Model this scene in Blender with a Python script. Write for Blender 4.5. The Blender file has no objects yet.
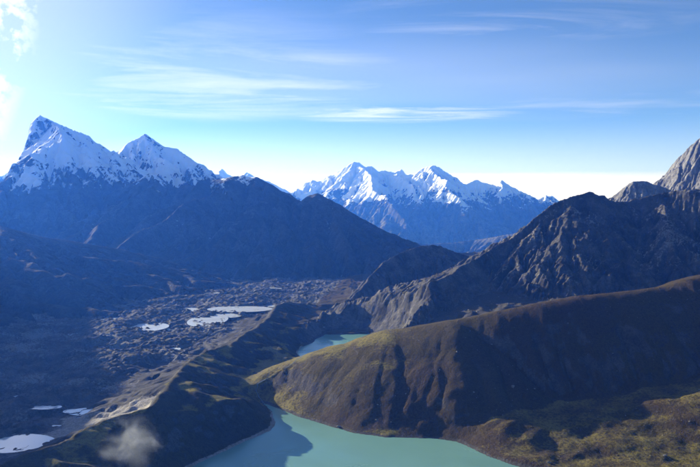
import bpy, math
import numpy as np

# ------------------------------------------------------------------ scene, camera, light
scene = bpy.context.scene
F, CX, CY, PITCH, H = 690.0, 350.0, 233.5, math.radians(2.61), 620.0   # photo pixels; eye height above the lake
cam_data = bpy.data.cameras.new('camera')
cam_data.sensor_width = 36.0
cam_data.lens = 36.0 * F / 700.0
cam_data.clip_start = 1.0
cam_data.clip_end = 200000.0
cam = bpy.data.objects.new('camera', cam_data)
cam.location = (0, 0, H)
cam.rotation_euler = (math.radians(90) - PITCH, 0, 0)
scene.collection.objects.link(cam)
scene.camera = cam

SUN_AZ, SUN_EL = math.radians(-55), math.radians(15.5)   # azimuth from +Y, negative = towards the left
sun_dir = np.array([math.sin(SUN_AZ) * math.cos(SUN_EL), math.cos(SUN_AZ) * math.cos(SUN_EL), math.sin(SUN_EL)])
sl = bpy.data.lights.new('sun', 'SUN')
sl.energy = 5.0
sl.angle = math.radians(0.5)
sl.color = (1.0, 0.95, 0.87)
sun = bpy.data.objects.new('sun', sl)
sun.rotation_euler = (math.radians(90) - SUN_EL, 0, math.atan2(sun_dir[0], -sun_dir[1]))
scene.collection.objects.link(sun)

scene.view_settings.view_transform = 'Standard'
scene.view_settings.look = 'None'
scene.view_settings.exposure = 1.18
scene.view_settings.gamma = 1.0
scene.render.engine = 'CYCLES'
cy = scene.cycles
cy.use_denoising = True
cy.max_bounces = 5
cy.diffuse_bounces = 2
cy.glossy_bounces = 2
cy.volume_bounces = 1
cy.volume_step_rate = 1.0
cy.volume_max_steps = 256
cy.caustics_reflective = False
cy.caustics_refractive = False


class NT:
    """tiny helper for node trees"""
    def __init__(self, tree):
        self.t = tree
        tree.nodes.clear()

    def n(self, kind, ins=None, **props):
        nd = self.t.nodes.new(kind)
        for k, v in props.items():
            setattr(nd, k, v)
        for k, v in (ins or {}).items():
            s = nd.inputs[k]
            if hasattr(v, 'outputs'):
                v = v.outputs[0]
            if isinstance(v, bpy.types.NodeSocket):
                self.t.links.new(v, s)
            else:
                s.default_value = v
        return nd

    def m(self, op, a, b=0.0, c=0.0, clamp=False):
        return self.n('ShaderNodeMath', {0: a, 1: b, 2: c}, operation=op, use_clamp=clamp)

    def vm(self, op, a, b=(0, 0, 0)):
        return self.n('ShaderNodeVectorMath', {0: a, 1: b}, operation=op)

    def mix(self, f, a, b):
        nd = self.t.nodes.new('ShaderNodeMix')
        nd.data_type = 'RGBA'
        for k, v in ((0, f), (6, a), (7, b)):
            if hasattr(v, 'outputs'):
                v = v.outputs[2] if v.bl_idname == 'ShaderNodeMix' else v.outputs[0]
            if isinstance(v, bpy.types.NodeSocket):
                self.t.links.new(v, nd.inputs[k])
            else:
                nd.inputs[k].default_value = (*v, 1.0) if isinstance(v, tuple) and len(v) == 3 else v
        return nd

    def rng(self, v, a, b, c=0.0, d=1.0, smooth=True):
        return self.n('ShaderNodeMapRange', {0: v, 1: a, 2: b, 3: c, 4: d},
                      interpolation_type='SMOOTHSTEP' if smooth else 'LINEAR')

    def noise(self, vec, scale, detail=5.0, rough=0.55, dist=0.0):
        return self.n('ShaderNodeTexNoise', {'Vector': vec, 'Scale': scale, 'Detail': detail,
                                             'Roughness': rough, 'Distortion': dist})


# ------------------------------------------------------------------ sky
world = bpy.data.worlds.new('World')
scene.world = world
world.use_nodes = True
W = NT(world.node_tree)
sky = W.n('ShaderNodeTexSky', sky_type='NISHITA', sun_disc=False, sun_elevation=SUN_EL, sun_rotation=SUN_AZ,
          altitude=4800.0, air_density=1.0, dust_density=0.8, ozone_density=4.0)
geo = W.n('ShaderNodeTexCoord')
d = geo.outputs['Generated']
sep = W.n('ShaderNodeSeparateXYZ', {0: d})
zc = W.m('MAXIMUM', sep.outputs[2], 0.012)
pu = W.m('DIVIDE', sep.outputs[0], zc)
pv = W.m('DIVIDE', sep.outputs[1], zc)
plane = W.n('ShaderNodeCombineXYZ', {0: pu, 1: pv, 2: 0.0})          # flat cloud layer overhead
cir_v = W.n('ShaderNodeMapping', {'Vector': plane, 'Rotation': (0, 0, 0.25), 'Scale': (0.16, 0.42, 1.0), 'Location': (1.7, 0.3, 0)})
cir = W.noise(cir_v, 1.0, 7.0, 0.58, 0.35)
cirm = W.rng(cir, 0.54, 0.84, 0.0, 0.42)
veil_v = W.n('ShaderNodeMapping', {'Vector': plane, 'Rotation': (0, 0, -0.1), 'Scale': (0.06, 0.10, 1.0), 'Location': (4.2, 1.1, 0)})
veil = W.noise(veil_v, 1.0, 4.0, 0.5, 0.2)
veilm = W.rng(veil, 0.45, 0.75, 0.0, 0.25)


def cloud_patch(cu, cv, su, sv, lo, hi, top, sc):
    du = W.m('DIVIDE', W.m('SUBTRACT', pu, cu), su)
    dv = W.m('DIVIDE', W.m('SUBTRACT', pv, cv), sv)
    r2 = W.m('ADD', W.m('MULTIPLY', du, du), W.m('MULTIPLY', dv, dv))
    g = W.rng(r2, 0.0, 1.0, 1.0, 0.0)
    nz = W.noise(W.n('ShaderNodeMapping', {'Vector': plane, 'Rotation': (0, 0, 0.12), 'Scale': sc, 'Location': (cu, cv, 0.5)}), 1.0, 10.0, 0.66, 0.8)
    return W.m('MULTIPLY', g, W.rng(nz, lo, hi, 0.0, top))


cl = W.m('MAXIMUM', cirm, veilm)
cl = W.m('MAXIMUM', cl, cloud_patch(0.5, 7.9, 1.7, 1.1, 0.36, 0.68, 0.50, (0.5, 1.6, 1.0)))     # streak of cirrus over the valley
cl = W.m('MAXIMUM', cl, cloud_patch(-1.5, 6.0, 2.6, 3.2, 0.25, 0.78, 0.45, (0.40, 0.9, 1.0)))   # broad veil towards the sun
cl = W.m('MAXIMUM', cl, cloud_patch(0.9, 3.8, 1.3, 0.8, 0.40, 0.74, 0.18, (0.6, 1.5, 1.0)))
edge = W.m('ADD', sep.outputs[2], W.m('MULTIPLY', W.m('SUBTRACT', W.noise(d, 5.0, 5.0, 0.55), 0.5), 0.012))
bank = W.rng(edge, 0.032, 0.050, 0.9, 0.0)                           # flat-topped pale cloud bank low over the horizon
band = W.rng(sep.outputs[2], 0.020, 0.125, 0.45, 0.0)
cl = W.m('MAXIMUM', W.m('MAXIMUM', cl, band), bank)
sdot = W.n('ShaderNodeVectorMath', {0: d, 1: tuple(sun_dir)}, operation='DOT_PRODUCT')
cum = W.noise(d, 15.0, 7.0, 0.6, 0.1)                                 # small cumulus near the sun
cumt = W.m('MULTIPLY', W.rng(sdot.outputs['Value'], 0.848, 0.890), W.rng(cum, 0.40, 0.56))
glow = W.rng(sdot.outputs['Value'], 0.70, 0.95, 0.0, 0.36)          # bright aureole round the sun
cl = W.m('MAXIMUM', W.m('MAXIMUM', cl, glow), W.m('MULTIPLY', cumt, 0.85), clamp=True)
cloud_col = W.mix(W.rng(sdot.outputs['Value'], -0.5, 0.75), (2.2, 2.4, 3.0), (8.6, 8.5, 9.0))
col = W.mix(cl, sky, cloud_col)
bg = W.n('ShaderNodeBackground', {'Color': col.outputs[2], 'Strength': 0.080})
W.n('ShaderNodeOutputWorld', {'Surface': bg})

# ------------------------------------------------------------------ numpy helpers
rs = np.random.RandomState(7)


def ray(px, py):
    cx, cz = (px - CX) / F, (CY - py) / F
    return np.array([cx, math.cos(PITCH) + cz * math.sin(PITCH), -math.sin(PITCH) + cz * math.cos(PITCH)])


def P(px, py, D):
    r = ray(px, py)
    r = r * (D / r[1])
    return (r[0], D, H + r[2])


def G(px, py, z=0.0):
    r = ray(px, py)
    k = (z - H) / r[2]
    return (r[0] * k, r[1] * k, z)


PERM = np.random.RandomState(3).permutation(4096).astype(np.int32)
GA = np.random.RandomState(4).rand(4096).astype(np.float32) * 2 * np.pi
GX, GY = np.cos(GA), np.sin(GA)


def perlin(x, y, seed=0):
    xi, yi = np.floor(x).astype(np.int32), np.floor(y).astype(np.int32)
    fx, fy = (x - xi).astype(np.float32), (y - yi).astype(np.float32)
    u, v = fx * fx * fx * (fx * (fx * 6 - 15) + 10), fy * fy * fy * (fy * (fy * 6 - 15) + 10)
    x0, x1 = PERM[(xi + seed * 131) & 4095], PERM[(xi + 1 + seed * 131) & 4095]

    def g(xp, yy, dx, dy):
        h = PERM[(xp + yy) & 4095]
        return GX[h] * dx + GY[h] * dy
    a = g(x0, yi, fx, fy)
    b = g(x1, yi, fx - 1, fy)
    c = g(x0, yi + 1, fx, fy - 1)
    e = g(x1, yi + 1, fx - 1, fy - 1)
    ab = a + u * (b - a)
    ce = c + u * (e - c)
    return (ab + v * (ce - ab)) * 1.5


def fbm(x, y, wl, octs, seed=0, gain=0.5, ridged=False):
    s = np.zeros(np.shape(x), np.float32)
    a, tot, f = 1.0, 0.0, 1.0 / wl
    for o in range(octs):
        n = perlin(x * f + 17.3 * o, y * f - 9.1 * o, seed + o)
        if ridged:
            n = 1 - 2 * np.abs(n)
        s += a * n
        tot += a
        a *= gain
        f *= 2.03
    return s / tot


def sstep(a, b, x):
    t = np.clip((x - a) / (b - a), 0, 1)
    return t * t * (3 - 2 * t)


def ridge_field(X, Y, pts, sl, sr, s_far, d0):
    """height of a ridge: crest polyline pts, slope sl left of its direction, sr right of it near the crest,
    easing to s_far; returns height and drop below the crest"""
    Z = np.full(X.shape, -1e9, np.float32)
    DR = np.full(X.shape, 1e9, np.float32)
    for (x0, y0, z0), (x1, y1, z1) in zip(pts[:-1], pts[1:]):
        dx, dy = x1 - x0, y1 - y0
        L2 = dx * dx + dy * dy + 1e-9
        t = np.clip(((X - x0) * dx + (Y - y0) * dy) / L2, 0, 1)
        ex, ey = X - (x0 + t * dx), Y - (y0 + t * dy)
        dd = np.sqrt(ex * ex + ey * ey)
        side = (dx * ey - dy * ex) / (math.sqrt(L2) * (dd + 1e-3))
        w = 0.5 + 0.5 * np.clip(side * 1.6, -1, 1)
        s0 = sl * w + sr * (1 - w)
        sf = s_far[0] * w + s_far[1] * (1 - w) if isinstance(s_far, tuple) else s_far * s0 / max(sl, sr)
        if d0 < 0:                                                    # rounded crest
            drop = s0 * (np.sqrt(dd * dd + d0 * d0) + d0)
        else:
            drop = sf * dd + (s0 - sf) * d0 * (1 - np.exp(-dd / d0))
        z = z0 + t * (z1 - z0) - drop
        b = z > Z
        Z = np.where(b, z, Z)
        DR = np.where(b, drop, DR)
    return Z, DR


def combine(X, Y, ridges):
    Z = np.full(X.shape, -1e9, np.float32)
    DR = np.zeros(X.shape, np.float32)
    ID = np.zeros(X.shape, np.int32)
    for i, r in enumerate(ridges):
        z, dr = ridge_field(X, Y, *r)
        b = z > Z
        Z, DR, ID = np.where(b, z, Z), np.where(b, dr, DR), np.where(b, i, ID)
    return Z, DR, ID


def spurs(pts, every, length, head, spread, slope, seed, steps=5, wig=0.35, sink=12.0):
    """descending side ribs leaving a crest; head = heading angle (0 = +Y) they fan out around"""
    r = np.random.RandomState(seed)
    out = []
    p = np.array(pts)
    seg = np.hypot(*np.diff(p[:, :2], axis=0).T)
    acc = np.concatenate([[0], np.cumsum(seg)])
    s = every * 0.5
    while s < acc[-1]:
        q = np.array([np.interp(s, acc, p[:, k]) for k in range(3)])
        a = head + r.uniform(-spread, spread)
        L = length * r.uniform(0.6, 1.3)
        line = [tuple(q - np.array([0, 0, sink]))]
        for k in range(steps):
            a2 = a + r.uniform(-wig, wig)
            st = L / steps
            q = q + np.array([math.sin(a2) * st, math.cos(a2) * st, -st * slope * r.uniform(0.6, 1.4)])
            line.append(tuple(q))
        out.append(line)
        s += every * r.uniform(0.6, 1.4)
    return out


def erode(z, cell, drops, batches, steps, seed, mask=None, strength=1.0):
    """droplets running down a height field, carving gullies and leaving fans"""
    h = (z / cell).astype(np.float64)
    ny, nx = h.shape
    r = np.random.RandomState(seed)
    hf = h.ravel()
    mk = None if mask is None else mask.ravel()
    for b in range(batches):
        x, y = r.uniform(1, nx - 3, drops), r.uniform(1, ny - 3, drops)
        dx, dy = np.zeros(drops), np.zeros(drops)
        v, w, s, live = np.ones(drops), np.ones(drops), np.zeros(drops), np.ones(drops)
        for k in range(steps):
            xi, yi = x.astype(np.int64), y.astype(np.int64)
            u, t = x - xi, y - yi
            i = yi * nx + xi
            a, bb, c, e = hf[i], hf[i + 1], hf[i + nx], hf[i + nx + 1]
            gx = (bb - a) * (1 - t) + (e - c) * t
            gy = (c - a) * (1 - u) + (e - bb) * u
            h0 = a * (1 - u) * (1 - t) + bb * u * (1 - t) + c * (1 - u) * t + e * u * t
            dx, dy = dx * 0.25 - gx * 0.75, dy * 0.25 - gy * 0.75
            L = np.sqrt(dx * dx + dy * dy) + 1e-9
            dx, dy = dx / L, dy / L
            x2, y2 = np.clip(x + dx, 1, nx - 3), np.clip(y + dy, 1, ny - 3)
            xj, yj = x2.astype(np.int64), y2.astype(np.int64)
            u2, t2 = x2 - xj, y2 - yj
            j = yj * nx + xj
            h1 = hf[j] * (1 - u2) * (1 - t2) + hf[j + 1] * u2 * (1 - t2) + hf[j + nx] * (1 - u2) * t2 + hf[j + nx + 1] * u2 * t2
            dh = h1 - h0
            cap = np.maximum(-dh, 0.01) * v * w * 4.0
            dep = np.where(dh > 0, np.minimum(dh, s), np.where(s > cap, (s - cap) * 0.25, 0))
            ero = np.where((dh <= 0) & (s <= cap), np.minimum((cap - s) * 0.3, -dh), 0) * strength
            if mk is not None:
                ero = ero * mk[i]
            ch = dep - ero
            s = s - ch
            wt = np.concatenate([ch * (1 - u) * (1 - t), ch * u * (1 - t), ch * (1 - u) * t, ch * u * t])
            wt *= np.tile(live, 4)
            hf += np.clip(np.bincount(np.concatenate([i, i + 1, i + nx, i + nx + 1]), weights=wt, minlength=hf.size), -0.12, 0.06)
            live = live * ((x2 > 1.5) & (x2 < nx - 3.5) & (y2 > 1.5) & (y2 < ny - 3.5))
            v = np.sqrt(np.maximum(v * v - dh * 2.0, 0.05))
            v = np.minimum(v, 4.0)
            w *= 0.985
            x, y = x2, y2
    return (hf.reshape(ny, nx) * cell).astype(np.float32)


def blur(z, n=1):
    for _ in range(n):
        p = np.pad(z, 1, mode='edge')
        z = (p[:-2, 1:-1] + p[2:, 1:-1] + p[1:-1, :-2] + p[1:-1, 2:] + 4 * p[1:-1, 1:-1]) / 8
    return z


def normals(z, cell):
    gy, gx = np.gradient(z, cell)
    n = np.stack([-gx, -gy, np.ones_like(z)], -1)
    return n / np.linalg.norm(n, axis=-1, keepdims=True)


def grid_object(name, X, Y, Z, N, mat, attrs, faces_mask=None, kind='structure'):
    ny, nx = Z.shape
    idx = np.arange(ny * nx).reshape(ny, nx)
    q = np.stack([idx[:-1, :-1], idx[:-1, 1:], idx[1:, 1:], idx[1:, :-1]], -1).reshape(-1, 4)
    if faces_mask is not None:
        q = q[faces_mask.ravel()]
    used = np.unique(q)
    remap = np.zeros(ny * nx, np.int32)
    remap[used] = np.arange(used.size)
    q = remap[q]
    co = np.stack([X, Y, Z], -1).reshape(-1, 3)[used].astype(np.float32)
    me = bpy.data.meshes.new(name)
    me.vertices.add(len(co))
    me.vertices.foreach_set('co', co.ravel())
    me.loops.add(q.size)
    me.loops.foreach_set('vertex_index', q.ravel().astype(np.int32))
    me.polygons.add(len(q))
    me.polygons.foreach_set('loop_start', np.arange(0, q.size, 4, dtype=np.int32))
    me.polygons.foreach_set('use_smooth', np.ones(len(q), bool))
    me.update(calc_edges=True)
    me.validate()
    nn = N.reshape(-1, 3)[used].astype(np.float32)
    me.normals_split_custom_set_from_vertices(nn)
    for k, v in attrs.items():
        at = me.attributes.new(k, 'FLOAT', 'POINT')
        at.data.foreach_set('value', v.ravel()[used].astype(np.float32))
    me.materials.append(mat)
    ob = bpy.data.objects.new(name, me)
    scene.collection.objects.link(ob)
    if kind:
        ob['kind'] = kind
    return ob


def describe(ob, label, cat, group=None):
    ob['label'] = label
    ob['category'] = cat
    if group:
        ob['group'] = group
    return ob


def poly_sd(X, Y, poly):
    """signed distance to a closed polygon, negative inside"""
    p = np.array(poly)[:, :2]
    q = np.roll(p, -1, axis=0)
    dist = np.full(X.shape, 1e9, np.float32)
    ins = np.zeros(X.shape, bool)
    for (x0, y0), (x1, y1) in zip(p, q):
        dx, dy = x1 - x0, y1 - y0
        t = np.clip(((X - x0) * dx + (Y - y0) * dy) / (dx * dx + dy * dy + 1e-9), 0, 1)
        dist = np.minimum(dist, np.hypot(X - x0 - t * dx, Y - y0 - t * dy))
        cond = (y0 > Y) != (y1 > Y)
        xs = (x1 - x0) * (Y - y0) / (y1 - y0 + 1e-12) + x0
        ins ^= cond & (X < xs)
    return np.where(ins, -dist, dist)


# ------------------------------------------------------------------ materials
def terrain_material(name, rock, rock2, grass, grass2, scree, fine=0.12, bump=3.0, snow=False, lush_sunlit=(0.165, 0.138, 0.032)):
    m = bpy.data.materials.new(name)
    m.use_nodes = True
    T = NT(m.node_tree)
    tc = T.n('ShaderNodeTexCoord').outputs['Object']
    n1 = T.noise(tc, fine * 0.12, 6, 0.6)
    n2 = T.noise(tc, fine, 6, 0.65)
    n3 = T.noise(tc, fine * 0.018, 6, 0.6)
    n4 = T.noise(tc, fine * 3.0, 4, 0.7)
    rockc = T.mix(T.rng(n1, 0.35, 0.65), rock, rock2)
    grassc = T.mix(T.rng(n3, 0.4, 0.62), grass, grass2)
    la = T.n('ShaderNodeAttribute', attribute_name='lush_sunlit')
    grassc = T.mix(T.rng(T.m('ADD', la.outputs['Fac'], T.m('ADD', T.m('MULTIPLY', T.m('SUBTRACT', n1, 0.5), 1.6), T.m('MULTIPLY', T.m('SUBTRACT', n2, 0.5), 1.6))), 0.35, 1.05), grassc, lush_sunlit)
    grassc = T.mix(T.rng(n2, 0.52, 0.72, 0, 0.6), grassc, tuple(0.55 * a + 0.1 * b for a, b in zip(grass2, rock)))
    ga = T.n('ShaderNodeAttribute', attribute_name='grass')
    sa = T.n('ShaderNodeAttribute', attribute_name='scree')
    jit = T.m('MULTIPLY', T.m('SUBTRACT', n2, 0.5), 1.5)
    gm = T.rng(T.m('ADD', ga.outputs['Fac'], jit), 0.35, 0.65)
    sm = T.rng(T.m('ADD', sa.outputs['Fac'], T.m('MULTIPLY', jit, 0.8)), 0.3, 0.7)
    c = T.mix(sm, rockc, scree)
    c = T.mix(gm, c, grassc)
    var = T.m('MULTIPLY', T.rng(n2, 0.3, 0.7, 0.62, 1.38, smooth=False), T.rng(n4, 0.3, 0.7, 0.6, 1.4, smooth=False))
    c2 = T.n('ShaderNodeVectorMath', {0: c.outputs[2], 'Scale': var}, operation='SCALE')
    colour = c2.outputs[0]
    h = T.m('ADD', T.m('ADD', T.m('MULTIPLY', n1, 2.2), n2), T.m('MULTIPLY', n4, 0.4))
    rough = 0.95
    if snow:
        na = T.n('ShaderNodeAttribute', attribute_name='snow')
        snm = T.rng(T.m('ADD', na.outputs['Fac'], T.m('ADD', T.m('MULTIPLY', jit, 0.9), T.m('MULTIPLY', T.m('SUBTRACT', n1, 0.5), 1.5))), 0.42, 0.58)
        mm = T.mix(snm, c2.outputs[0], (0.80, 0.83, 0.88))
        colour = mm.outputs[2]
        h = T.m('MULTIPLY', h, T.rng(snm, 0, 1, 1.0, 0.35))
    bp = T.n('ShaderNodeBump', {'Height': h, 'Distance': bump, 'Strength': 1.0})
    bs = T.n('ShaderNodeBsdfPrincipled', {'Base Color': colour, 'Roughness': rough, 'Normal': bp,
                                          'Specular IOR Level': 0.12})
    T.n('ShaderNodeOutputMaterial', {'Surface': bs})
    return m


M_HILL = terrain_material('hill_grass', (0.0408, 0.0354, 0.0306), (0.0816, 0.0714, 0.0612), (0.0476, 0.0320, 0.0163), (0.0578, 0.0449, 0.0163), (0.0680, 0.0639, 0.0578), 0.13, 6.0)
M_MORAINE = terrain_material('moraine_turf', (0.034, 0.0316, 0.0285), (0.068, 0.063, 0.056), (0.0340, 0.0286, 0.0136), (0.0510, 0.0422, 0.0150), (0.2584, 0.2380, 0.2108), 0.10, 4.0)
M_GLACIER = terrain_material('glacier_debris', (0.0578, 0.0558, 0.0544), (0.1156, 0.1102, 0.1047), (0.0680, 0.0626, 0.0462), (0.0918, 0.0830, 0.0578), (0.1836, 0.1768, 0.1686), 0.12, 5.0)
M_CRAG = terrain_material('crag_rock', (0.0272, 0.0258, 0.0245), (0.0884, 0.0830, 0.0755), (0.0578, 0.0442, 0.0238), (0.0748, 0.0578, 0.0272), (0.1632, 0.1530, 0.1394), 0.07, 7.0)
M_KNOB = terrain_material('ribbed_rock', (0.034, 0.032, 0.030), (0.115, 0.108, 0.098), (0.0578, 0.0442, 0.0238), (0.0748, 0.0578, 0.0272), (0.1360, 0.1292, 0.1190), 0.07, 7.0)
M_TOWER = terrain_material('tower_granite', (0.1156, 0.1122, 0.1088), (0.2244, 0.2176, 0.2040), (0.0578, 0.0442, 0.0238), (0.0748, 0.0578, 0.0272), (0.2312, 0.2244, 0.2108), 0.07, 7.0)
M_MASSIF = terrain_material('massif_rock', (0.0204, 0.0211, 0.0231), (0.0510, 0.0503, 0.0496), (0.0245, 0.0224, 0.0150), (0.0374, 0.0326, 0.0190), (0.0510, 0.0496, 0.0483), 0.025, 18.0, True)
M_RANGE = terrain_material('range_rock', (0.0374, 0.0381, 0.0408), (0.0748, 0.0748, 0.0748), (0.0340, 0.0340, 0.0272), (0.0408, 0.0408, 0.0272), (0.1020, 0.1020, 0.1020), 0.010, 40.0, True)


def water_material(name, base, rough, wave, spec=0.5):
    m = bpy.data.materials.new(name)
    m.use_nodes = True
    T = NT(m.node_tree)
    tc = T.n('ShaderNodeTexCoord').outputs['Object']
    big = T.noise(tc, 0.004, 4, 0.5, 0.6)
    c = T.mix(T.rng(big, 0.3, 0.7), tuple(0.92 * v for v in base), tuple(min(1, 1.06 * v) for v in base))
    n = T.noise(tc, 0.35, 4, 0.6)
    bp = T.n('ShaderNodeBump', {'Height': n, 'Distance': wave, 'Strength': 1.0})
    bs = T.n('ShaderNodeBsdfPrincipled', {'Base Color': c.outputs[2], 'Roughness': T.rng(T.noise(tc, 0.006, 5, 0.6, 1.0), 0.35, 0.65, rough, rough + 0.16), 'IOR': 1.33,
                                          'Specular IOR Level': spec, 'Normal': bp})
    T.n('ShaderNodeOutputMaterial', {'Surface': bs})
    return m


M_LAKE = water_material('milky_turquoise_water', (0.145, 0.29, 0.25), 0.12, 0.08)
M_STREAM = water_material('stream_water', (0.14, 0.17, 0.19), 0.08, 0.02)
M_POND = water_material('meltwater', (0.58, 0.62, 0.66), 0.04, 0.02)

# ------------------------------------------------------------------ near terrain: lakes, moraine, glacier, hill, crags
CELL = 7.0
gx = np.arange(-3000, 3200 + 1, CELL, dtype=np.float32)
gy = np.arange(1180, 6100 + 1, CELL, dtype=np.float32)
X, Y = np.meshgrid(gx, gy)

hill_crest = [P(*a) for a in ((259, 397, 2135), (270, 388, 2150), (290, 374, 2175), (320, 357, 2205), (350, 345, 2220),
                              (400, 330, 2215), (450, 321, 2210), (500, 311, 2210), (540, 303, 2215), (580, 296, 2230),
                              (612, 293, 2240), (640, 290, 2250), (668, 286, 2270), (690, 279, 2290), (703, 275, 2310),
                              (770, 262, 2400), (900, 245, 2500))]
moraine_crest = [G(*a) for a in ((-120, 520, 97), (0, 465, 103), (60, 440, 107), (100, 420, 112), (130, 411, 115), (150, 406, 117),
                                 (168, 384, 119), (185, 363, 107), (205, 350, 95), (228, 345, 85), (245, 333, 87), (258, 325, 92),
                                 (268, 317, 92), (276, 305, 90), (288, 301, 80), (303, 303, 54))]
moraine_spur = [G(*a) for a in ((142, 409, 115), (180, 408, 102), (205, 410, 80), (225, 414, 54), (250, 424, 14))]
moraine_lump = [G(*a) for a in ((168, 384, 117), (190, 383, 102), (205, 388, 80), (212, 398, 61))]

crag_a = [P(*a) for a in ((327, 331, 3480), (336, 319, 3560), (347, 303, 3680), (361, 287, 3850), (384, 263, 4150), (405, 252, 4350),
                          (425, 246, 4500), (440, 247, 4600), (456, 253, 4700), (470, 258, 4750), (490, 262, 4800))]
crag_spur = [P(*a) for a in ((474, 262, 3476), (460, 268, 3344), (450, 277, 3238), (440, 281, 3186), (425, 281, 3133), (410, 285, 3080),
                             (396, 291, 3027), (384, 299, 2992), (372, 312, 2930))]
crag_b = [P(*a) for a in ((474, 262, 3476), (484, 254, 3529), (500, 245, 3590), (512, 239, 3626), (522, 230, 3661), (532, 221, 3696), (545, 210, 3740),
                          (556, 204, 3766), (570, 198, 3784), (580, 195, 3802), (588, 193, 3810), (597, 196, 3819), (604, 196, 3828),
                          (608, 201, 3846), (616, 203, 3890), (640, 199, 3898), (668, 193, 3890), (690, 191, 3828), (720, 186, 3784), (800, 160, 3784))]
crag_c = [P(*a) for a in ((612, 206, 4900), (618, 196, 4880), (626, 187, 4850), (633, 183, 4830), (640, 182, 4830), (647, 182, 4830), (656, 186, 4820), (664, 188, 4800),
                          (674, 193, 4750), (700, 200, 4600))]
crag_d = [P(*a) for a in ((664, 192, 5500), (674, 182, 5500), (684, 170, 5500), (690, 163, 5480), (694, 152, 5470), (700, 142, 5450), (712, 124, 5450), (735, 100, 5450),
                          (790, 80, 5500))]

ridges = [(hill_crest[:7], 0.50, 0.62, 0.42, -110.0), (hill_crest[6:], 0.50, 0.95, 0.92, -45.0)]
ridge_feat = ['hill', 'hill']
for l, f, sa, sb, sf, d0 in ((moraine_crest, 'moraine', 1.2, 0.52, (0.9, 0.32), 90.0), (moraine_spur, 'moraine', 0.45, 0.42, 0.3, 100.0),
                             (moraine_lump, 'moraine', 0.40, 0.40, 0.3, 70.0)):
    ridges.append((l, sa, sb, sf, d0))
    ridge_feat.append(f)
for l in spurs(moraine_crest[:-2], 150, 260, math.pi / 2 + 0.35, 0.35, 0.26, 5, wig=0.4):
    ridges.append((l, 0.40, 0.40, 0.3, 60.0))
    ridge_feat.append('moraine')
for l, f, sa, sb, sf, d0 in ((crag_a, 'crag_a', 1.25, 1.0, (0.95, 0.5), 200.0), (crag_spur, 'crag_a', 1.1, 0.55, (0.6, 0.35), 160.0), (crag_b, 'crag_b', 1.1, 1.35, (0.9, 0.36), 260.0),
                             (crag_c, 'crag_c', 0.9, 1.1, 0.7, 200.0), (crag_d, 'crag_d', 1.4, 1.5, 1.1, 300.0)):
    ridges.append((l, sa, sb, sf, d0))
    ridge_feat.append(f)
for base, f, every, L, head, sp, slope, seed in ((crag_a[2:], 'crag_a', 150, 620, math.pi + 0.2, 0.35, 0.62, 31), (crag_b[1:], 'crag_b', 330, 600, math.pi + 0.05, 0.4, 0.62, 33),
                                                 (crag_spur, 'crag_a', 170, 300, math.pi + 0.2, 0.6, 0.75, 37), (crag_d, 'crag_d', 140, 350, math.pi + 0.3, 0.4, 1.25, 36),
                                                 (crag_b[1:], 'crag_b', 260, 500, 0.2, 0.4, 0.5, 39)):
    for l in spurs(base, every, L, head, sp, slope, seed, sink=18.0 if f == 'crag_a' else 45.0):
        ridges.append((l, 1.5, 1.5, 1.2, 110.0) if f == 'crag_d' else (l, 1.1, 1.1, 0.8, 110.0) if f == 'crag_a' else (l, 0.8, 0.8, 0.6, 110.0))
        ridge_feat.append(f)

Zr, DRr, IDr = combine(X, Y, ridges)
FEATS = ['ground', 'glacier', 'hill', 'moraine', 'crag_a', 'crag_b', 'crag_c', 'crag_d']
fid = np.array([FEATS.index(f) for f in ridge_feat])[IDr]

# valley floor
zb = 2 + 10 * fbm(X, Y, 420, 4, 1) + 7 * fbm(X, Y, 90, 5, 6, 0.6) + 2.5 * fbm(X, Y, 30, 2, 7, ridged=True)
# bench of hummocks in front of the hill, rising to the right
bench = 6 + 46 * sstep(1580, 1860, Y + 60 * fbm(X, Y, 300, 2, 9)) * sstep(130, 420, X) + 55 * sstep(560, 1100, X) * sstep(1450, 1800, Y)
bench = bench + sstep(150, 300, X) * (17 * fbm(X, Y * 1.6, 190, 5, 2, 0.5) + 7 * (fbm(X, Y * 1.5, 110, 4, 8, 0.5, ridged=True) - 0.3))
zb = np.where((Y < 2300) & (X > 60), np.maximum(zb, bench), zb)
# boulder valley behind the hill, in front of the crags
scr = 20 + 140 * sstep(-50, 700, X) * sstep(2500, 3000, Y) + 22 * fbm(X, Y, 150, 5, 12, ridged=True) + 60 * sstep(900, 2200, X)
zb = np.where((Y > 2300) & (X > -250), np.maximum(zb, scr * sstep(-120, 250, X - (Y - 3000) * 0.05) * sstep(2350, 2800, Y)), zb)

# glacier: hummocky debris left of the moraine crest, ending beyond it
mc = np.array(moraine_crest)
mx = np.interp(Y, mc[:, 1], mc[:, 0])
g_in = sstep(30, -40, X - mx)
g_in = np.where(Y > mc[-1, 1], sstep(-150, -350, X - (mc[-1, 0] + 0.12 * (Y - mc[-1, 1]) + 300)), g_in)
gl = 34 - 0.009 * (Y - 2000) + 26 * fbm(X, Y, 240, 6, 40, 0.55) + 17 * fbm(X, Y, 80, 5, 44, 0.65, ridged=True) + 9 * fbm(X, Y, 30, 2, 49, 0.6, ridged=True) + 20 * (fbm(X, Y, 520, 3, 47, ridged=True) - 0.3)
gl = gl - 14 * sstep(-60, -140, X - mx) * sstep(-330, -200, X - mx)
# rough ground past the end of the moraine
term = 14 + 26 * fbm(X, Y, 260, 5, 50, ridged=True) + 16 * fbm(X, Y, 80, 5, 52, 0.65, ridged=True)
zb = np.where(Y > 3300, zb + (term - zb) * sstep(3500, 4000, Y) * sstep(150, -100, X - 0.07 * Y), zb)
base = zb * (1 - g_in) + gl * g_in

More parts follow.
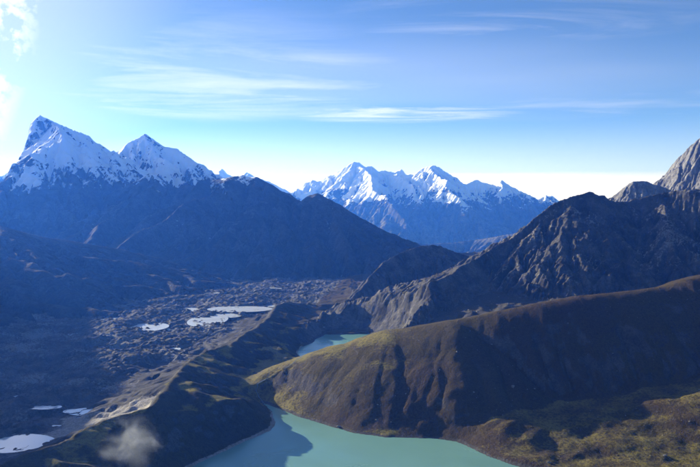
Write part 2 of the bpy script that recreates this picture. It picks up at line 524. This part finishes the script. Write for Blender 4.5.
k = 12.0                                                              # soft union of ridges and floor
hh = np.clip(0.5 + 0.5 * (Zr - base) / k, 0, 1)
Z = base * (1 - hh) + Zr * hh + k * hh * (1 - hh) * 0.6
feat = np.where(Zr > base - 2, fid, np.where(g_in > 0.5, 1, 0))

rough_amp = np.zeros(X.shape, np.float32)
is_crag = (feat >= 4) & (Zr > base)
dr = np.clip(DRr, 0, 200) / 200
n_r = fbm(X, Y, 190, 6, 60, 0.55, ridged=True)
n_f = fbm(X, Y, 46, 4, 66, 0.55, ridged=True)
Z = Z + np.where(is_crag, (n_r - 0.15) * 46 * (0.28 + dr) + (n_f - 0.1) * 13 * (0.5 + 0.5 * dr) + 4 * fbm(X, Y, 18, 2, 68, ridged=True), 0)
is_hill = (feat == 2) & (Zr > base)
Z = Z + np.where(is_hill, fbm(X, Y, 150, 5, 70) * 11 * np.minimum(1, dr * 3) + 11 * (fbm(X + 0.25 * Y + 95 * fbm(X, Y, 260, 3, 77), Y * 0.22, 105, 3, 78, 0.6, ridged=True) - 0.1) * np.minimum(1, dr * 2) * sstep(-60, 320, X) + 2.4 * fbm(X, Y, 30, 3, 75, 0.65), 0)
is_mor = (feat == 3) & (Zr > base)
Z = Z + np.where(is_mor, (fbm(X, Y, 130, 5, 80, 0.6) * 26 + 7 * (fbm(X, Y, 60, 4, 83, 0.6, ridged=True) - 0.2)) * (0.4 + 0.6 * np.minimum(1, DRr / 30)) + 2.2 * fbm(X, Y, 24, 3, 85), 0)
emask = np.where(is_crag, np.clip(DRr / 60, 0.05, 1), np.where(is_hill, 0.025 + 0.03 * sstep(150, 420, X), np.where(is_mor, 0.4 * np.clip(DRr / 25, 0.05, 1), 0.0)))
Z = erode(Z.astype(np.float64), CELL, 26000, 9, 55, 11, blur(emask.astype(np.float32), 3), 0.8)
Z = np.where((feat == 1) | (feat >= 4), Z, blur(Z, 1))

# lakes
LAKES = {
    'lake': (0.0, [G(*a) for a in ((150, 492), (190, 467), (215, 455), (240, 443), (258, 436), (271, 430), (275, 422), (271, 412), (262, 403), (268, 404),
                                   (285, 411), (300, 417), (330, 426), (355, 433), (385, 437), (430, 438), (455, 441), (475, 449), (490, 457), (510, 464), (560, 476),
                                   (560, 520), (400, 580), (200, 560))]),
    'lake2': (-4.0, [G(*a, -4.0) for a in ((297, 353), (301, 347), (312, 343), (316, 339), (323, 336), (325, 333), (336, 331), (352, 331), (372, 334), (392, 340), (375, 352), (340, 362), (312, 361), (300, 357))]),
    'lake3': (-2.0, [G(*a, -2.0) for a in ((325, 312), (328, 310.2), (336, 309.6), (341, 311), (336, 313.5), (327, 313.5))]),
}
rim = np.full(X.shape, 1e9, np.float32)
for nm, (lev, poly) in LAKES.items():
    sd = poly_sd(X, Y, poly) + 5 * fbm(X, Y, 55, 3, 90)
    shore = lev + np.clip(sd * 0.28, -14, None)
    sp = np.maximum(sd, 0)
    rim = np.minimum(rim, np.abs(sd))
    cap = lev + 1.2 + (0.42 * sp + 0.0055 * sp * sp) * (1 + 0.45 * fbm(X, Y, 110, 4, 92, 0.6)) + 2.0 * fbm(X, Y, 28, 3, 94) * np.minimum(1, sp / 20)
    soft = np.maximum(14.0 * np.minimum(1, sp / 60), 1e-3)
    low = -soft * np.logaddexp(-np.clip(Z, -500, 2000) / soft, -np.clip(cap, -500, 2000) / soft)
    Z = np.where(sd < 0, np.minimum(Z, shore), np.where(sd < 600, np.maximum(low, lev + 0.6 + np.minimum(sp, 30) * 0.05), Z))
    feat = np.where((sd < 12), np.where((feat == 2) | (feat == 3), feat, 0), feat)

# meltwater ponds on the glacier: px, py, half width px, half height px
PONDS = [(10, 443, 30, 6.5), (143, 327, 17, 3.2), (167, 330, 7, 1.4), (208, 320, 13, 4.2), (230, 315, 9, 1.8), (240, 309, 22, 2.0), (268, 306.5, 10, 1.6),
         (190, 309.5, 13, 1.5), (140, 311, 10, 1.2), (110, 319, 12, 1.2), (88, 411.5, 14, 2.6), (72, 411, 6, 1.4), (55, 426, 6, 1.3), (155, 381, 3.2, 2.4),
         (173, 349, 5, 1.3), (44, 407, 12, 1.6), (77, 334, 6, 1.0), (18, 396, 3, 1.2), (270, 289, 8, 1.0), (185, 331, 3, 0.8), (218, 293, 6, 0.9), (205, 299, 9, 0.9)]
pond_geo = []
for i, (px, py, hw, hv) in enumerate(PONDS):
    zc_ = 20.0
    c = G(px, py, zc_)
    ix, iy = int((c[0] - gx[0]) / CELL), int((c[1] - gy[0]) / CELL)
    lev = float(np.percentile(Z[max(iy - 5, 0):iy + 6, max(ix - 5, 0):ix + 6], 25))
    c = G(px, py, lev)
    rx = hw * c[1] / F
    ry = abs(G(px, py - hv, lev)[1] - G(px, py + hv, lev)[1]) / 2
    ang = np.arctan2((Y - c[1]) / ry, (X - c[0]) / rx)
    rad = np.hypot((X - c[0]) / rx, (Y - c[1]) / ry)
    wob = 0.75 * fbm(X + 1000 * i, Y, max(rx, ry) * 0.8, 4, 100 + i)
    wob = wob + 0.9 * np.maximum(fbm(X, Y + 500 * i, 45, 3, 160, 0.6), 0)
    sd = (rad - 1 + wob) * min(rx, ry)
    near = (rad < 2.2) & (sd < 18)
    Z = np.where(near & (sd < 0), np.minimum(Z, lev + np.clip(sd * 0.3, -5, 0) - 0.3), Z)
    Z = np.where(near & (sd >= 0), np.maximum(np.minimum(Z, lev + 0.8 + np.maximum(sd, 0) * 2.5), np.where(sd < 5, lev + 0.4, -1e9)), Z)
    pond_geo.append((c, rx, ry, lev))

N = normals(Z, CELL)
for sl_edge in (np.s_[0, :], np.s_[-1, :], np.s_[:, 0], np.s_[:, -1]):
    Z[sl_edge] = -1400.0
slope = N[..., 2]
nz1 = fbm(X, Y, 300, 4, 110)
nz2 = fbm(X, Y, 90, 4, 112)
grass = np.zeros(X.shape, np.float32)
grass = np.where(np.isin(feat, (0, 2, 3)), sstep(0.60, 0.80, slope + 0.14 * nz2), grass)
grass = np.where(feat >= 4, np.where(feat == 4, 0.3, 0.6) * sstep(0.74, 0.9, slope + 0.1 * nz2) * sstep(420, 150, Z + 90 * nz1), grass)
lake_side = X > np.interp(Y, mc[:, 1], mc[:, 0])
scree = np.zeros(X.shape, np.float32)

grass = np.where((feat == 3) & (~lake_side) & (slope < 0.93), grass * 0.25, grass)
off_crest = (feat == 3) & (X < np.interp(Y, mc[:, 1], mc[:, 0]) - 12)
scree = np.where(off_crest, 0.12 + 0.88 * sstep(1600, 1660, Y) * sstep(1880, 1800, Y), scree)
grass = np.where(off_crest, 0.0, grass)
scree = np.where(feat == 1, np.clip(0.25 + 0.9 * nz1 + 0.6 * nz2, 0, 1), scree)
grass = np.where((feat == 1) & (Y > 3300), np.clip(nz1 * 1.5, 0, 0.6), grass)
scree = np.where(feat >= 4, np.where(feat == 4, 0.35, 1.0) * sstep(0.86, 0.80, slope) * sstep(0.62, 0.72, slope) * (0.5 + nz1), scree)
behind = (feat == 0) & (Y > 2450) & (X > -200)
scree = np.where(behind, 0.8, scree)
grass = np.where(behind & (X > 100), grass * 0.35, grass)

rimm = sstep(11, 3, rim + 6 * nz2)
grass = grass * (1 - 0.85 * rimm)
scree = np.maximum(scree, 0.9 * rimm)
fmin = feat[:-1, :-1]
lush_sunlit = np.where(np.isin(feat, (0, 2, 3)), sstep(0.86, 0.96, blur(slope, 6) + 0.06 * nz1), 0) * sstep(3300, 2900, Y)
lush_sunlit = np.where(feat == 2, np.maximum(lush_sunlit, 0.75 * sstep(-40, -190, X)), lush_sunlit)  # golden grass, with the left nose's sunlight painted into its colour
lush_sunlit = lush_sunlit * np.where(feat == 2, sstep(260, 60, X), np.where(X > 60, 0.62, 1.0))  # on the hill, painted gold stays on the sunlit left part
ATT = {'grass': grass, 'scree': scree, 'lush_sunlit': lush_sunlit}
NAMES = {'ground': ('valley_floor', M_HILL, 'grassy valley floor and hummocks around the turquoise lakes', 'ground'),
         'glacier': ('glacier', M_GLACIER, 'grey debris-covered glacier pitted with meltwater ponds', 'glacier'),
         'hill': ('hillside', M_HILL, 'brown gullied grass hillside between the two turquoise lakes', 'hill'),
         'moraine': ('moraine', M_MORAINE, 'long grassy moraine ridge between glacier and lake', 'moraine'),
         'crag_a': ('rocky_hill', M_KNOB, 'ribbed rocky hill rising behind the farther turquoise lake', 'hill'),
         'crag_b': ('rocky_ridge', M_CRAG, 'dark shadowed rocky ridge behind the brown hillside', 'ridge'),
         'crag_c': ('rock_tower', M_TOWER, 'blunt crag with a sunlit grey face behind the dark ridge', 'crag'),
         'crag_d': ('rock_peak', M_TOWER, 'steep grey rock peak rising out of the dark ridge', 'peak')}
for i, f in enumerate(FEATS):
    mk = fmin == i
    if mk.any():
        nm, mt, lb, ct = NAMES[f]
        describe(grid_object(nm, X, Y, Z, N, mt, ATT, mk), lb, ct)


# ------------------------------------------------------------------ water sheets
def sheet(name, pts, z, mat):
    me = bpy.data.meshes.new(name)
    me.from_pydata([(p[0], p[1], z) for p in pts], [], [list(range(len(pts)))])
    me.materials.append(mat)
    ob = bpy.data.objects.new(name, me)
    scene.collection.objects.link(ob)
    ob['kind'] = 'structure'
    return ob


def grow(poly, by):
    p = np.array(poly)[:, :2]
    c = p.mean(0)
    return [tuple(c + (q - c) * (1 + by / np.hypot(*(q - c)))) for q in p]


describe(sheet('lake', grow(LAKES['lake'][1], 25), 0.0, M_LAKE), 'large milky turquoise lake below the brown hillside', 'lake')
describe(sheet('lake', grow(LAKES['lake2'][1], 20), -4.0, M_LAKE), 'smaller turquoise lake behind the brown hillside', 'lake')
describe(sheet('lake', grow(LAKES['lake3'][1], 15), -2.0, M_LAKE), 'tiny pale lake at the foot of the rocky hill', 'lake')
for (c, rx, ry, lev) in pond_geo:
    pts = [(c[0] + rx * 1.5 * math.cos(a), c[1] + ry * 1.5 * math.sin(a)) for a in np.linspace(0, 2 * math.pi, 28, endpoint=False)]
    describe(sheet('glacier_pond', pts, lev, M_POND), 'pale meltwater pond on the grey debris-covered glacier', 'pond', 'meltwater ponds on the glacier')

# ------------------------------------------------------------------ left massif
MC = 20.0
mgx = np.arange(-9000, 1500 + 1, MC, dtype=np.float32)
mgy = np.arange(2600, 12600 + 1, MC, dtype=np.float32)
MX, MY = np.meshgrid(mgx, mgy)
peak_left = [P(*a) for a in ((-60, 255, 7600), (-30, 238, 7900), (0, 212, 8150), (12, 195, 8300), (22, 172, 8420), (26, 163, 8470), (31, 151, 8520), (30, 140, 8560),
                             (31, 130, 8590), (35, 121, 8600), (40, 115.5, 8600), (48, 120, 8620), (66, 127, 8700), (80, 132, 8800), (89, 136, 8900), (100, 150, 9050), (109, 158, 9150), (116, 161, 9300))]
peak_right = [P(*a) for a in ((116, 161, 9300), (120, 153, 9700), (126, 145, 10000), (136, 139, 10150), (145, 133.5, 10200), (150, 137, 10200), (165, 147, 10200), (178, 149, 10200), (186, 155, 10150),
                              (196, 162, 10050), (205, 171, 9900), (213, 182, 9700), (225, 200, 9400))]
front = [P(*a) for a in ((112, 225, 7300), (124, 210, 7350), (136, 196, 7400), (144, 184, 7470), (150, 174, 7500), (155, 180, 7490), (162, 184, 7450), (178, 189, 7350), (188, 186, 7300), (200, 189, 7250), (210, 181, 7250),
                         (220, 179, 7230), (228, 178, 7200), (243, 175, 7200), (250, 177, 7180), (257, 177, 7150), (265, 182, 7080), (275, 190, 7000), (290, 202, 6900), (300, 204, 6850), (305, 199, 6850), (310, 195, 6850),
                         (317, 193, 6850), (325, 197, 6830), (340, 205, 6800), (355, 216, 6750), (370, 228, 6700), (385, 238, 6650), (400, 247, 6600), (440, 270, 6400))]
foot = [P(*a) for a in ((0, 226, 4700), (40, 237, 4900), (80, 243, 5100), (120, 249, 5250), (160, 259, 5300), (200, 271, 5300), (240, 284, 5200))]
outer = [(-2750, 2600, 860), (-3050, 3300, 880), (-3250, 3900, 900), (-3450, 4400, 870), (-3700, 4900, 890), (-4000, 5600, 930), (-4300, 6500, 960), (-4450, 7300, 900), P(-30, 238, 7900)]
mr = [(peak_left, 1.35, 1.45, 0.55, 420.0), (peak_right, 1.3, 1.35, 0.5, 420.0), (front, 0.75, 0.75, 0.38, 500.0), (foot, 0.42, 0.36, 0.30, 300.0), (outer, 0.62, 0.85, (0.5, 0.62), 500.0)]
for base_, ev, L, hd, sp, sl_, sd_ in ((peak_left, 330, 1700, math.pi - 0.15, 0.35, 0.62, 51), (peak_right, 330, 1600, math.pi - 0.1, 0.35, 0.60, 52), (front, 330, 1500, math.pi + 0.1, 0.35, 0.40, 53),
                                       (outer, 420, 800, math.pi - 1.1, 0.3, 0.66, 54)):
    for l in spurs(base_, ev, L, hd, sp, sl_, sd_, steps=6, wig=0.45, sink=45.0):
        mr.append((l, 0.95, 0.95, 0.55, 260.0))
MZ, MD, MI = combine(MX, MY, mr)
md = np.clip(MD / 350, 0, 1)
md = np.where(MI >= 5, np.maximum(md, 0.55), md)
alp = sstep(350, 900, MZ)
MZ = MZ + (fbm(MX, MY, 700, 7, 120, 0.55, ridged=True) - 0.2) * (60 + 110 * alp) * (0.12 + md) + fbm(MX, MY, 170, 4, 127, 0.62, ridged=True) * 26 * (0.35 + 0.65 * alp) * (0.25 + 0.75 * md)
cl_px = np.array([-200, -60, 0, 12, 21, 25, 28, 30, 31.5, 34, 38, 41, 46], float)
cl_z = np.array([P(x, y, 8600)[2] for x, y in zip(cl_px, (330, 262, 215, 196, 172, 160, 150, 141, 131, 122, 116, 115, 60))])
cap = np.interp((MX + 18 * fbm(MX, MY, 160, 3, 141)) / MY * F + CX, cl_px, cl_z) + np.abs(MY - 8600) * 0.25 + 10000 * (np.abs(MY - 8600) > 1400)
MZ = np.minimum(MZ, cap)
MZ = np.maximum(MZ, -1499)
MZ = erode(MZ.astype(np.float64), MC, 20000, 8, 55, 12, np.where(MI >= 5, 1.0, np.clip(MD / 160, 0.03, 1)).astype(np.float32), 0.8)
MN = normals(MZ, MC)
msl = MN[..., 2]
mn1 = fbm(MX, MY, 600, 5, 130)
mn2 = fbm(MX, MY, 160, 4, 131)
snow = sstep(700, 1080, MZ + 260 * mn1 + 120 * mn2) * 0.85 + 0.45 * sstep(0.42, 0.72, msl + 0.18 * mn2) - 0.25
hollow = np.clip((blur(MZ, 14) - MZ) / 22, 0, 1)
snow = snow - 0.22 + 0.58 * (fbm(MX + 0.4 * MZ, MY + 0.6 * MZ, 420, 5, 135, 0.6, ridged=True) - 0.25) + 0.5 * hollow * sstep(560, 800, MZ + 80 * mn2)
snow = np.where(MZ < 540, 0, snow) * sstep(560, 800, MZ + 150 * mn1)
mgrass = sstep(500, 200, MZ + 150 * mn1) * sstep(0.72, 0.9, msl + 0.1 * mn2)
mscree = np.clip(0.4 + mn1 + mn2, 0, 1) * sstep(0.7, 0.85, msl)
MATT = {'snow': snow, 'grass': mgrass, 'scree': mscree}
mk = (MZ[:-1, :-1] > -1495)
peaks = np.isin(MI[:-1, :-1], [0, 1]) | (MZ[:-1, :-1] > 1180) | (MY[:-1, :-1] > 8300)
describe(grid_object('snow_mountain', MX, MY, MZ, MN, M_MASSIF, MATT, mk & peaks), 'jagged twin snow-covered mountains standing over the glacier', 'mountain')
describe(grid_object('mountain_slope', MX, MY, MZ, MN, M_MASSIF, MATT, mk & ~peaks), 'long dark blue shadowed mountain slope above the glacier', 'mountain')

# ------------------------------------------------------------------ far ranges


def far_range(name, crest, box, cell, seed, slopes, snow_z, label, spur, rough=1.0):
    ax = np.arange(box[0], box[1] + 1, cell, dtype=np.float32)
    ay = np.arange(box[2], box[3] + 1, cell, dtype=np.float32)
    AX, AY = np.meshgrid(ax, ay)
    rr = [(crest, *slopes)]
    for ev, L, hd, sp, s_ in spur:
        for l in spurs(crest, ev, L, hd, sp, s_, seed + int(ev), steps=7, wig=0.4, sink=120.0):
            rr.append((l, 1.0, 1.0, 0.6, 400.0))
    AZ, AD, AI = combine(AX, AY, rr)
    ad = np.clip(AD / 500, 0, 1)
    ad = np.where(AI > 0, np.maximum(ad, 0.4), ad)
    AZ = AZ + (fbm(AX, AY, 1100, 7, seed, 0.55, ridged=True) - 0.2) * 210 * rough * (0.15 + ad) + fbm(AX, AY, 240, 4, seed + 9, 0.6, ridged=True) * 42 * rough
    AZ = np.maximum(AZ, -1499)
    AZ = erode(AZ.astype(np.float64), cell, 12000, 7, 50, seed, np.clip(AD / 220, 0.03, 1).astype(np.float32), 0.8)
    AN = normals(AZ, cell)
    a1, a2 = fbm(AX, AY, 900, 5, seed + 20), fbm(AX, AY, 260, 4, seed + 21)
    sn = sstep(snow_z - 350, snow_z + 350, AZ + 380 * a1 + 160 * a2) * 0.8 + 0.4 * sstep(0.4, 0.7, AN[..., 2] + 0.15 * a2) - 0.2
    sn = sn * sstep(snow_z - 500, snow_z - 200, AZ + 200 * a1)
    z0 = np.zeros_like(AZ)
    return describe(grid_object(name, AX, AY, AZ, AN, M_RANGE, {'snow': sn, 'grass': z0, 'scree': np.clip(0.5 + a1, 0, 1)}, AZ[:-1, :-1] > -1495), label, 'mountain range')


D0 = 22000
crest = [P(x, y, D0 + dd) for x, y, dd in ((150, 200, 800), (200, 186, 600), (214, 179, 400), (222, 169.5, 300), (230, 178, 200), (240, 177, 200), (247, 173.5, 200), (256, 178, 0), (270, 182, 0), (283, 190, 0), (292, 194, 0), (305, 183, 100), (313, 181, 100), (320, 182, 0), (327, 187, 0),
                                           (333, 186, 100), (339, 177, 200), (344, 169, 300), (350, 165, 350), (354, 162.5, 400), (359, 163.5, 400), (365, 167, 400), (371, 166.5, 350), (378, 172.5, 300), (385, 171, 200), (394, 173, 100), (401, 169.5, 100), (407, 175, 0),
                                           (413, 175, 0), (423, 169, -100), (431, 166, -200), (438, 167, -200), (447, 176, -250), (454, 180, -200), (461, 184.5, -200), (467, 184.5, -100), (476, 180, 0), (485, 184, 0), (493, 185, 0), (502, 180.5, -100), (509, 185, -100), (521, 195, 0), (536, 201, 100),
                                           (540, 199, 100), (546, 196, 100), (553, 197, 150), (560, 203, 200), (600, 215, 500))]
far_range('snow_range', crest, (-8000, 9500, 14200, 24500), 32.0, 200, (0.95, 1.05, 0.5, 500.0), 700, 'distant jagged snowy mountain range closing the valley', ((420, 2600, math.pi - 0.1, 0.4, 0.55), (900, 4200, math.pi + 0.1, 0.4, 0.36)))
crest2 = [P(x, y, 14000) for x, y in ((-80, 178), (-30, 182), (0, 177), (10, 172), (20, 168), (30, 173), (45, 185), (60, 200))]
far_range('snow_ridge', crest2, (-10500, -4500, 12700, 15500), 30.0, 230, (0.9, 0.9, 0.5, 500.0), 1000, 'pale snowy ridge glimpsed beside the sharp snow peak', ((420, 1500, math.pi, 0.4, 0.5),))
crest3 = [P(x, y, 13000) for x, y in ((585, 225), (600, 211), (612, 202), (620, 194), (627, 188), (640, 186), (680, 190), (730, 200))]
far_range('blue_ridge', crest3, (3500, 8000, 12000, 14200), 30.0, 240, (0.7, 0.7, 0.5, 500.0), 2500, 'small hazy blue ridge glimpsed between two dark crags', ((500, 1200, math.pi, 0.4, 0.4),))

crest4 = [P(x, y, dd) for x, y, dd in ((250, 222, 12500), (300, 219, 12800), (340, 224, 13000), (370, 231, 13500), (400, 240, 14000), (425, 244, 14500), (450, 243, 14500), (475, 240, 14500), (500, 236, 14000), (525, 232, 13800), (560, 226, 13500), (600, 222, 13200))]
far_range('valley_ridge', crest4, (-4200, 6500, 9800, 16500), 34.0, 250, (0.55, 0.55, 0.40, 500.0), 2500, 'hazy blue spurs closing the valley below the snowy range', ((1500, 2400, math.pi, 0.4, 0.28),), 0.3)

# ground to the horizon
gm = bpy.data.meshes.new('ground')
R_ = 90000.0
gm.from_pydata([(-R_, -R_, -1500), (R_, -R_, -1500), (R_, R_, -1500), (-R_, R_, -1500)], [], [(0, 1, 2, 3)])
gm.materials.append(M_HILL)
go = bpy.data.objects.new('ground', gm)
scene.collection.objects.link(go)
go['kind'] = 'structure'

# ------------------------------------------------------------------ boulders


def height_at(x, y):
    i, j = (x - gx[0]) / CELL, (y - gy[0]) / CELL
    i0, j0 = np.clip(np.floor(i).astype(int), 0, len(gx) - 2), np.clip(np.floor(j).astype(int), 0, len(gy) - 2)
    u, v = i - i0, j - j0
    return Z[j0, i0] * (1 - u) * (1 - v) + Z[j0, i0 + 1] * u * (1 - v) + Z[j0 + 1, i0] * (1 - u) * v + Z[j0 + 1, i0 + 1] * u * v


def ico(sub):
    import bmesh
    bm = bmesh.new()
    bmesh.ops.create_icosphere(bm, subdivisions=sub, radius=1.0)
    v = np.array([a.co[:] for a in bm.verts])
    f = np.array([[b.index for b in a.verts] for a in bm.faces])
    bm.free()
    return v, f


M_STONE = bpy.data.materials.new('pale_boulder')
M_STONE.use_nodes = True
T = NT(M_STONE.node_tree)
tcs = T.n('ShaderNodeTexCoord').outputs['Object']
ns = T.noise(tcs, 0.3, 5, 0.6)
cs = T.mix(T.rng(ns, 0.3, 0.7), (0.12, 0.115, 0.11), (0.25, 0.24, 0.225))
bs_ = T.n('ShaderNodeBsdfPrincipled', {'Base Color': cs.outputs[2], 'Roughness': 0.9, 'Specular IOR Level': 0.15})
T.n('ShaderNodeOutputMaterial', {'Surface': bs_})


def rock_shape(sub, seed):
    v, f = ico(sub)
    r = np.random.RandomState(seed)
    for _ in range(7):                                                # flat broken faces
        n = r.normal(size=3)
        n /= np.linalg.norm(n)
        dcut = r.uniform(0.55, 0.85)
        over = np.maximum(v @ n - dcut, 0)
        v = v - over[:, None] * n
    return v * np.array([1.0, r.uniform(0.6, 0.9), r.uniform(0.55, 0.8)]), f


V, Fc, off = [], [], 0
shapes = [rock_shape(1, 300 + i) for i in range(8)]
n_try = 26000
bx, by = rs.uniform(-700, 1500, n_try), rs.uniform(1500, 3600, n_try)
bi, bj = ((bx - gx[0]) / CELL).astype(int), ((by - gy[0]) / CELL).astype(int)
fe = feat[bj, bi]
bz = height_at(bx, by)
dens = np.where(fe == 2, 0.15, np.where(fe == 0, 0.24, np.where(fe == 3, 0.02, np.where(fe == 4, 0.14, 0.0))))
dens = dens * (0.25 + 1.6 * np.clip(fbm(bx.astype(np.float32), by.astype(np.float32), 170, 3, 140) + 0.25, 0, 1))
keep = (rs.rand(n_try) < dens) & (bz > 1.2)
for x, y, z in zip(bx[keep], by[keep], bz[keep]):
    s = 0.9 * (1 + rs.pareto(2.6))
    s = min(s, 4.2) * (1.0 if y < 2400 else 1.6)
    v, f = shapes[rs.randint(8)]
    a = rs.uniform(0, 6.28)
    ca, sa_ = math.cos(a), math.sin(a)
    vv = np.stack([v[:, 0] * ca - v[:, 1] * sa_, v[:, 0] * sa_ + v[:, 1] * ca, v[:, 2]], -1) * s + np.array([x, y, z + 0.2 * s])
    V.append(vv)
    Fc.append(f + off)
    off += len(v)
me = bpy.data.meshes.new('scattered_stones')
me.from_pydata(np.concatenate(V).tolist(), [], np.concatenate(Fc).tolist())
me.materials.append(M_STONE)
so = bpy.data.objects.new('scattered_stones', me)
scene.collection.objects.link(so)
so['kind'] = 'stuff'
describe(so, 'pale stones scattered over the brown hillside and hummocks', 'stones')


def on_ground(px, py):
    r = ray(px, py)
    t = np.linspace(1400, 4500, 6000)
    x, y, z = r[0] * t, r[1] * t, H + r[2] * t
    i = np.argmax(height_at(x, y) > z)
    return x[i], y[i], float(height_at(x[i:i + 1], y[i:i + 1])[0])


for kk, (px, py, s, lb) in enumerate(((513, 387, 6.0, 'big pale boulder high on the gullied brown hillside'), (338, 427, 5.0, 'pale boulder at the lake edge under the brown hillside'),
                                      (549, 463, 5.5, 'pale rock outcrop at the lake corner beside the grassy hummocks'), (665, 456, 5.0, 'pale boulder among the grassy hummocks'))):
    v, f = rock_shape(2, 400 + kk)
    me = bpy.data.meshes.new('boulder')
    me.from_pydata((v * s).tolist(), [], f.tolist())
    me.materials.append(M_STONE)
    ob = bpy.data.objects.new('boulder', me)
    x, y, z = on_ground(px, py)
    ob.location = (x, y, z + 0.25 * s)
    scene.collection.objects.link(ob)
    describe(ob, lb, 'boulder')

sp_ = [np.array(on_ground(*a)[:2]) for a in ((303, 356), (294, 363), (284, 369), (276, 374), (266, 379), (258, 384), (256, 390), (261, 399), (264, 404))]
t_ = np.linspace(0, len(sp_) - 1, 120)
sx_ = np.interp(t_, range(len(sp_)), [p[0] for p in sp_]) + 9 * fbm(t_ * 40, t_ * 0, 60, 3, 150)
sy_ = np.interp(t_, range(len(sp_)), [p[1] for p in sp_])
tx_, ty_ = np.gradient(sx_), np.gradient(sy_)
tl_ = np.hypot(tx_, ty_) + 1e-6
wd_ = 1.1 + 0.8 * fbm(t_ * 30, t_ * 0 + 5, 50, 3, 151)
sv_, sf_ = [], []
for q in range(len(t_)):
    ox, oy = -ty_[q] / tl_[q] * wd_[q], tx_[q] / tl_[q] * wd_[q]
    zz = max(float(height_at(np.array([sx_[q] + a * ox]), np.array([sy_[q] + a * oy]))[0]) for a in (-1, 0, 1)) + 0.35
    sv_ += [(sx_[q] - ox, sy_[q] - oy, zz), (sx_[q] + ox, sy_[q] + oy, zz)]
    if q:
        sf_.append((2 * q - 2, 2 * q, 2 * q + 1, 2 * q - 1))
me = bpy.data.meshes.new('stream')
me.from_pydata(sv_, [], sf_)
me.materials.append(M_STREAM)
st_ = bpy.data.objects.new('stream', me)
scene.collection.objects.link(st_)
st_['kind'] = 'structure'
describe(st_, 'pale stream running between the two turquoise lakes', 'stream')

# ------------------------------------------------------------------ wisp of cloud over the moraine
M_CLOUD = bpy.data.materials.new('cloud_wisp')
M_CLOUD.use_nodes = True
T = NT(M_CLOUD.node_tree)
tco = T.n('ShaderNodeTexCoord')
oc = tco.outputs['Object']
nn = T.noise(T.n('ShaderNodeMapping', {'Vector': oc, 'Location': (3.1, 0.4, 1.7)}), 1.9, 6, 0.62, 0.9)
ln = T.vm('LENGTH', oc)
fall = T.rng(ln.outputs['Value'], 0.15, 1.0, 1.0, 0.0)
dn = T.m('MULTIPLY', T.rng(T.m('ADD', nn, T.m('MULTIPLY', T.m('SUBTRACT', fall, 1.0), 0.32)), 0.36, 0.66), T.rng(fall, 0.0, 0.3))
pvn = T.n('ShaderNodeVolumePrincipled', {'Color': (0.88, 0.93, 1.0, 1), 'Density': T.m('MULTIPLY', dn, 0.0075), 'Anisotropy': 0.2})
T.n('ShaderNodeOutputMaterial', {'Volume': pvn})
v, f = ico(3)
me = bpy.data.meshes.new('cloud')
me.from_pydata(v.tolist(), [], f.tolist())
me.materials.append(M_CLOUD)
co_ = bpy.data.objects.new('cloud', me)
cpos = P(128, 443, 1420)
co_.location = cpos
co_.scale = (115, 75, 105)
co_.rotation_euler = (0, math.radians(-25), 0)
scene.collection.objects.link(co_)
co_['kind'] = 'stuff'
describe(co_, 'thin wisp of white cloud drifting over the dark moraine', 'cloud')

# ------------------------------------------------------------------ haze
M_HAZE = bpy.data.materials.new('haze')
M_HAZE.use_nodes = True
T = NT(M_HAZE.node_tree)
pvh = T.n('ShaderNodeVolumePrincipled', {'Color': (0.05, 0.22, 1.0, 1), 'Density': 3.3e-5, 'Anisotropy': 0.42, 'Absorption Color': (1, 1, 1, 1)})
T.n('ShaderNodeOutputMaterial', {'Volume': pvh})
hb = (-14000, 14000, -600, 25500, -1502, 2020)
hv = [(x, y, z) for z in hb[4:] for y in hb[2:4] for x in hb[:2]]
me = bpy.data.meshes.new('haze')
me.from_pydata(hv, [], [(0, 2, 3, 1), (4, 5, 7, 6), (0, 1, 5, 4), (2, 6, 7, 3), (0, 4, 6, 2), (1, 3, 7, 5)])
me.materials.append(M_HAZE)
ho = bpy.data.objects.new('haze', me)
scene.collection.objects.link(ho)
ho['kind'] = 'stuff'
describe(ho, 'thin blue morning haze filling the whole valley', 'haze')
